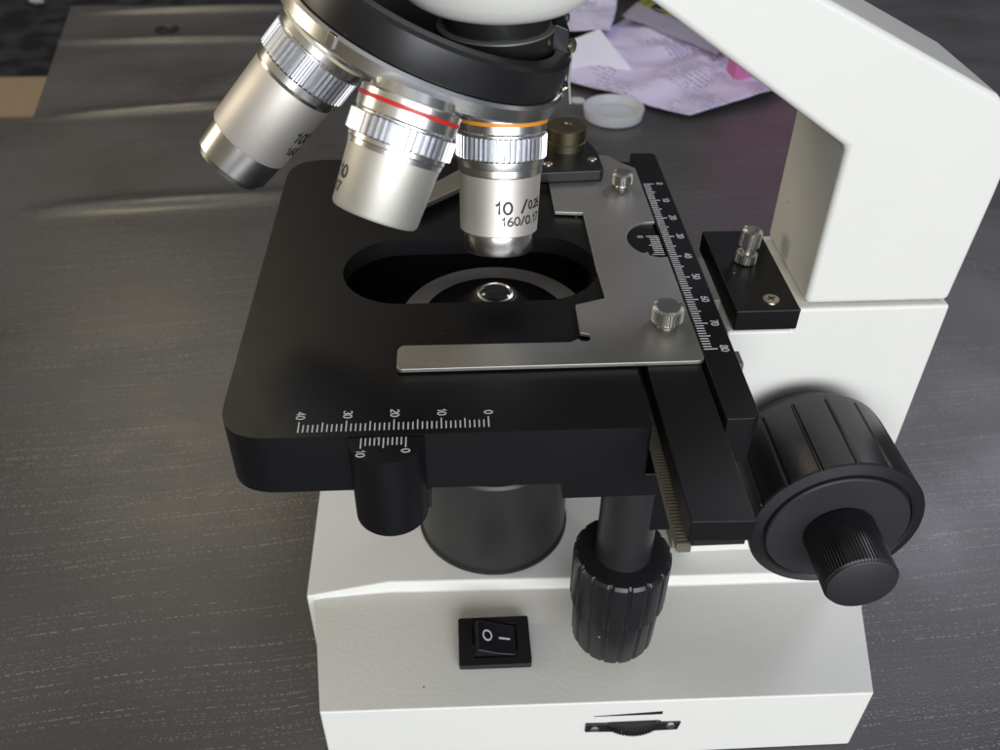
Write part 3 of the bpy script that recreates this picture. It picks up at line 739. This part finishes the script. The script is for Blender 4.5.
# jaw pivot at the back
bm = B(); plate(bm, roundpoly([(17.5, 103.5), (39.2, 104.6), (39.0, 117), (33, 138), (20, 138)], [1.5, 1.5, 2, 2, 2]), [], 1.6, 5.0); pb = obj('pivot_base', bm, 'blackpl', sh, bevel=.4)
for x, y in ((22.9, 109.2), (36.5, 111.9)):
    bm = B(); lathe(bm, [(1.45, 5.0), (1.4, 5.3), (.9, 5.5)], frame((x, y, 0), (0, 0, 1)), 24); obj('screw', bm, 'screw', pb)
bm = B(); mt = frame((29.6, 121.5, 0), (0, 0, 1)); lathe(bm, [(6.3, 5.0), (6.3, 7.3), (6.0, 7.5), (6.0, 11.4), (5.6, 11.8), (1.7, 11.8), (1.4, 11.2), (.4, 11.2)], mt, 64)
obj('pivot_cap', bm, 'brass', pb)
bm = B()
arc_o = [(24, 121), (8, 117), (-4.2, 109.2), (-11.6, 101.2), (-18.2, 93.5)]
arc_i = [(-15.8, 87.2), (-4.4, 97.6), (7, 106), (24, 110)]
plate(bm, arc_o+arc_i, [], 2.0, 3.6); obj('spring_jaw', bm, 'clip', sh, bevel=.25)

# ---- condenser below the slot
bm = B(); mt = frame((4.6, 61.5, 0), (0, 0, 1))
lathe(bm, [(26.2, -26), (26.2, -17.4), (25.9, -17.0), (19, -17.0)], mt, 96); cond = obj('condenser', bm, 'grey', root)
bm = B(); lathe(bm, [(20.2, -18), (20.0, -16.8), (12, -14.6), (7.2, -10.6), (6.2, -9.0), (5.2, -8.4)], mt, 96); obj('lens_mount', bm, 'blackmatte', cond)
bm = B(); lathe(bm, [(4.9, -8.7), (4.85, -8.2), (4.4, -8.0), (4.2, -8.3)], mt, 64); obj('lens_rim', bm, 'chrome', cond)
bm = B(); lathe(bm, [(4.2, -8.4), (3.6, -8.1), (2.6, -7.85), (1.4, -7.7), (.2, -7.65)], mt, 64); obj('top_lens', bm, 'lens', cond, angle=80)

bm = B(); plate(bm, rrect(-49, 33, 24, 111, 5), [circle(4.6, 61.5, 26.4, 60)], -20.5, -17.6); obj('slot_dark_backing', bm, 'deep', cond)  # added dark plate that keeps the view through the stage slot black
# ---- stop block on the arm with its screws
bm = B(); box(bm, 64.6, 81.3, 42.9, 82.0, -9.2, -2.9); sb = obj('stop_block', bm, 'black', root, bevel=.45)
bm = B(); lathe(bm, [(2.2, -2.9), (2.1, -2.5), (1.3, -2.35)], frame((74.6, 47.4, 0), (0, 0, 1)), 28)
scw = obj('block_screw', bm, 'screw', sb)
bm = B(); box(bm, -1.1, 1.1, -.22, .22, -2.36, -2.26, T((74.6, 47.4, 0)) @ RZ(20)); box(bm, -.22, .22, -1.1, 1.1, -2.36, -2.27, T((74.6, 47.4, 0)) @ RZ(20)); obj('cross_slot', bm, 'ink', scw)
mt = frame((72.6, 65.6, -2.9), (0.05, .02, 1)); bm = B(); knurl(bm, 3.0, .1, 3.1, mt, 22, .42, .25); obj('lock_nut', bm, 'screwk', sb, angle=14)
bm = B(); lathe(bm, [(1.3, 2.9), (1.3, 5.0)], mt, 24); knurl(bm, 2.9, 4.9, 10.0, mt, 20, .42, .4); obj('limit_screw', bm, 'screwk', sb, angle=14)

# ---- coaxial stage knobs hanging below
mt = frame((35.3, 10.0, 0), (0, 0, 1))
bm = B(); lathe(bm, [(7.2, -24), (7.2, -56)], mt, 64); shf = obj('stage_drive_shaft', bm, 'housing', root)
def flute(nf, width, depth, r0=None):
    def g(a, r, s):
        t = (a*nf/(2*math.pi)) % 1.0; d = abs(t-.5)*2
        k = max(0, 1-(1-d)/width) if d > 1-width else 0
        return r-depth*min(1, k*1.6)
    return g
bm = B(); lathe(bm, [(10.5, -54.4), (12.0, -54.6), (12.7, -55.4), (12.8, -57), (12.8, -71.5), (11.9, -72.4), (11, -72.4)], mt, 288, True, flute(16, .26, .5)); obj('upper_stage_knob', bm, 'blackpl', shf)
bm = B(); lathe(bm, [(11.0, -72.3), (11.8, -72.8), (11.8, -74), (11.3, -87.8), (10.6, -89.4), (9.1, -89.8)], mt, 288, True, flute(16, .26, .45)); obj('lower_stage_knob', bm, 'blackpl', shf)

# ---- coarse and fine focus
mt = frame((88.8, 0, -45.8), (0, -1, 0), (0, 0, 1))   # local z points to -y
def fl2(a, r, s):
    if -32.5 < s < -8.4:
        return flute(16, .11, .6)(a, r, s)
    return r
bm = B()
prof = [(15.5, -42.3), (17.2, -41.0), (20.6, -35.4), (21.4, -34.6), (21.6, -32.6), (21.7, -32.0), (22.2, -9.6), (22.3, -8.6), (22.0, -8.1), (19.4, -7.3), (18.8, -7.6), (18.6, -8.4), (15, -8.4)]
lathe(bm, prof, mt, 360, True, fl2); cf = obj('coarse_focus_knob', bm, 'blackpl', root)
bm = B(); lathe(bm, [(18.3, -8.4), (18.2, -7.2), (17.8, -6.8), (9, -6.4), (8, -6.4)], mt, 128); fd = obj('dial_disc', bm, 'blackmatte', cf)
bm = B()
knurl(bm, 9.15, -6.5, 10.0, mt, 70, .25, .6)
ff = obj('fine_focus_knob', bm, 'blackpl', cf, angle=25)
bm = B(); lathe(bm, [(8.35, 9.8), (8.5, 10.15), (8.1, 10.4), (.3, 10.45)], mt, 96); obj('end_cap', bm, 'blackmatte', ff)
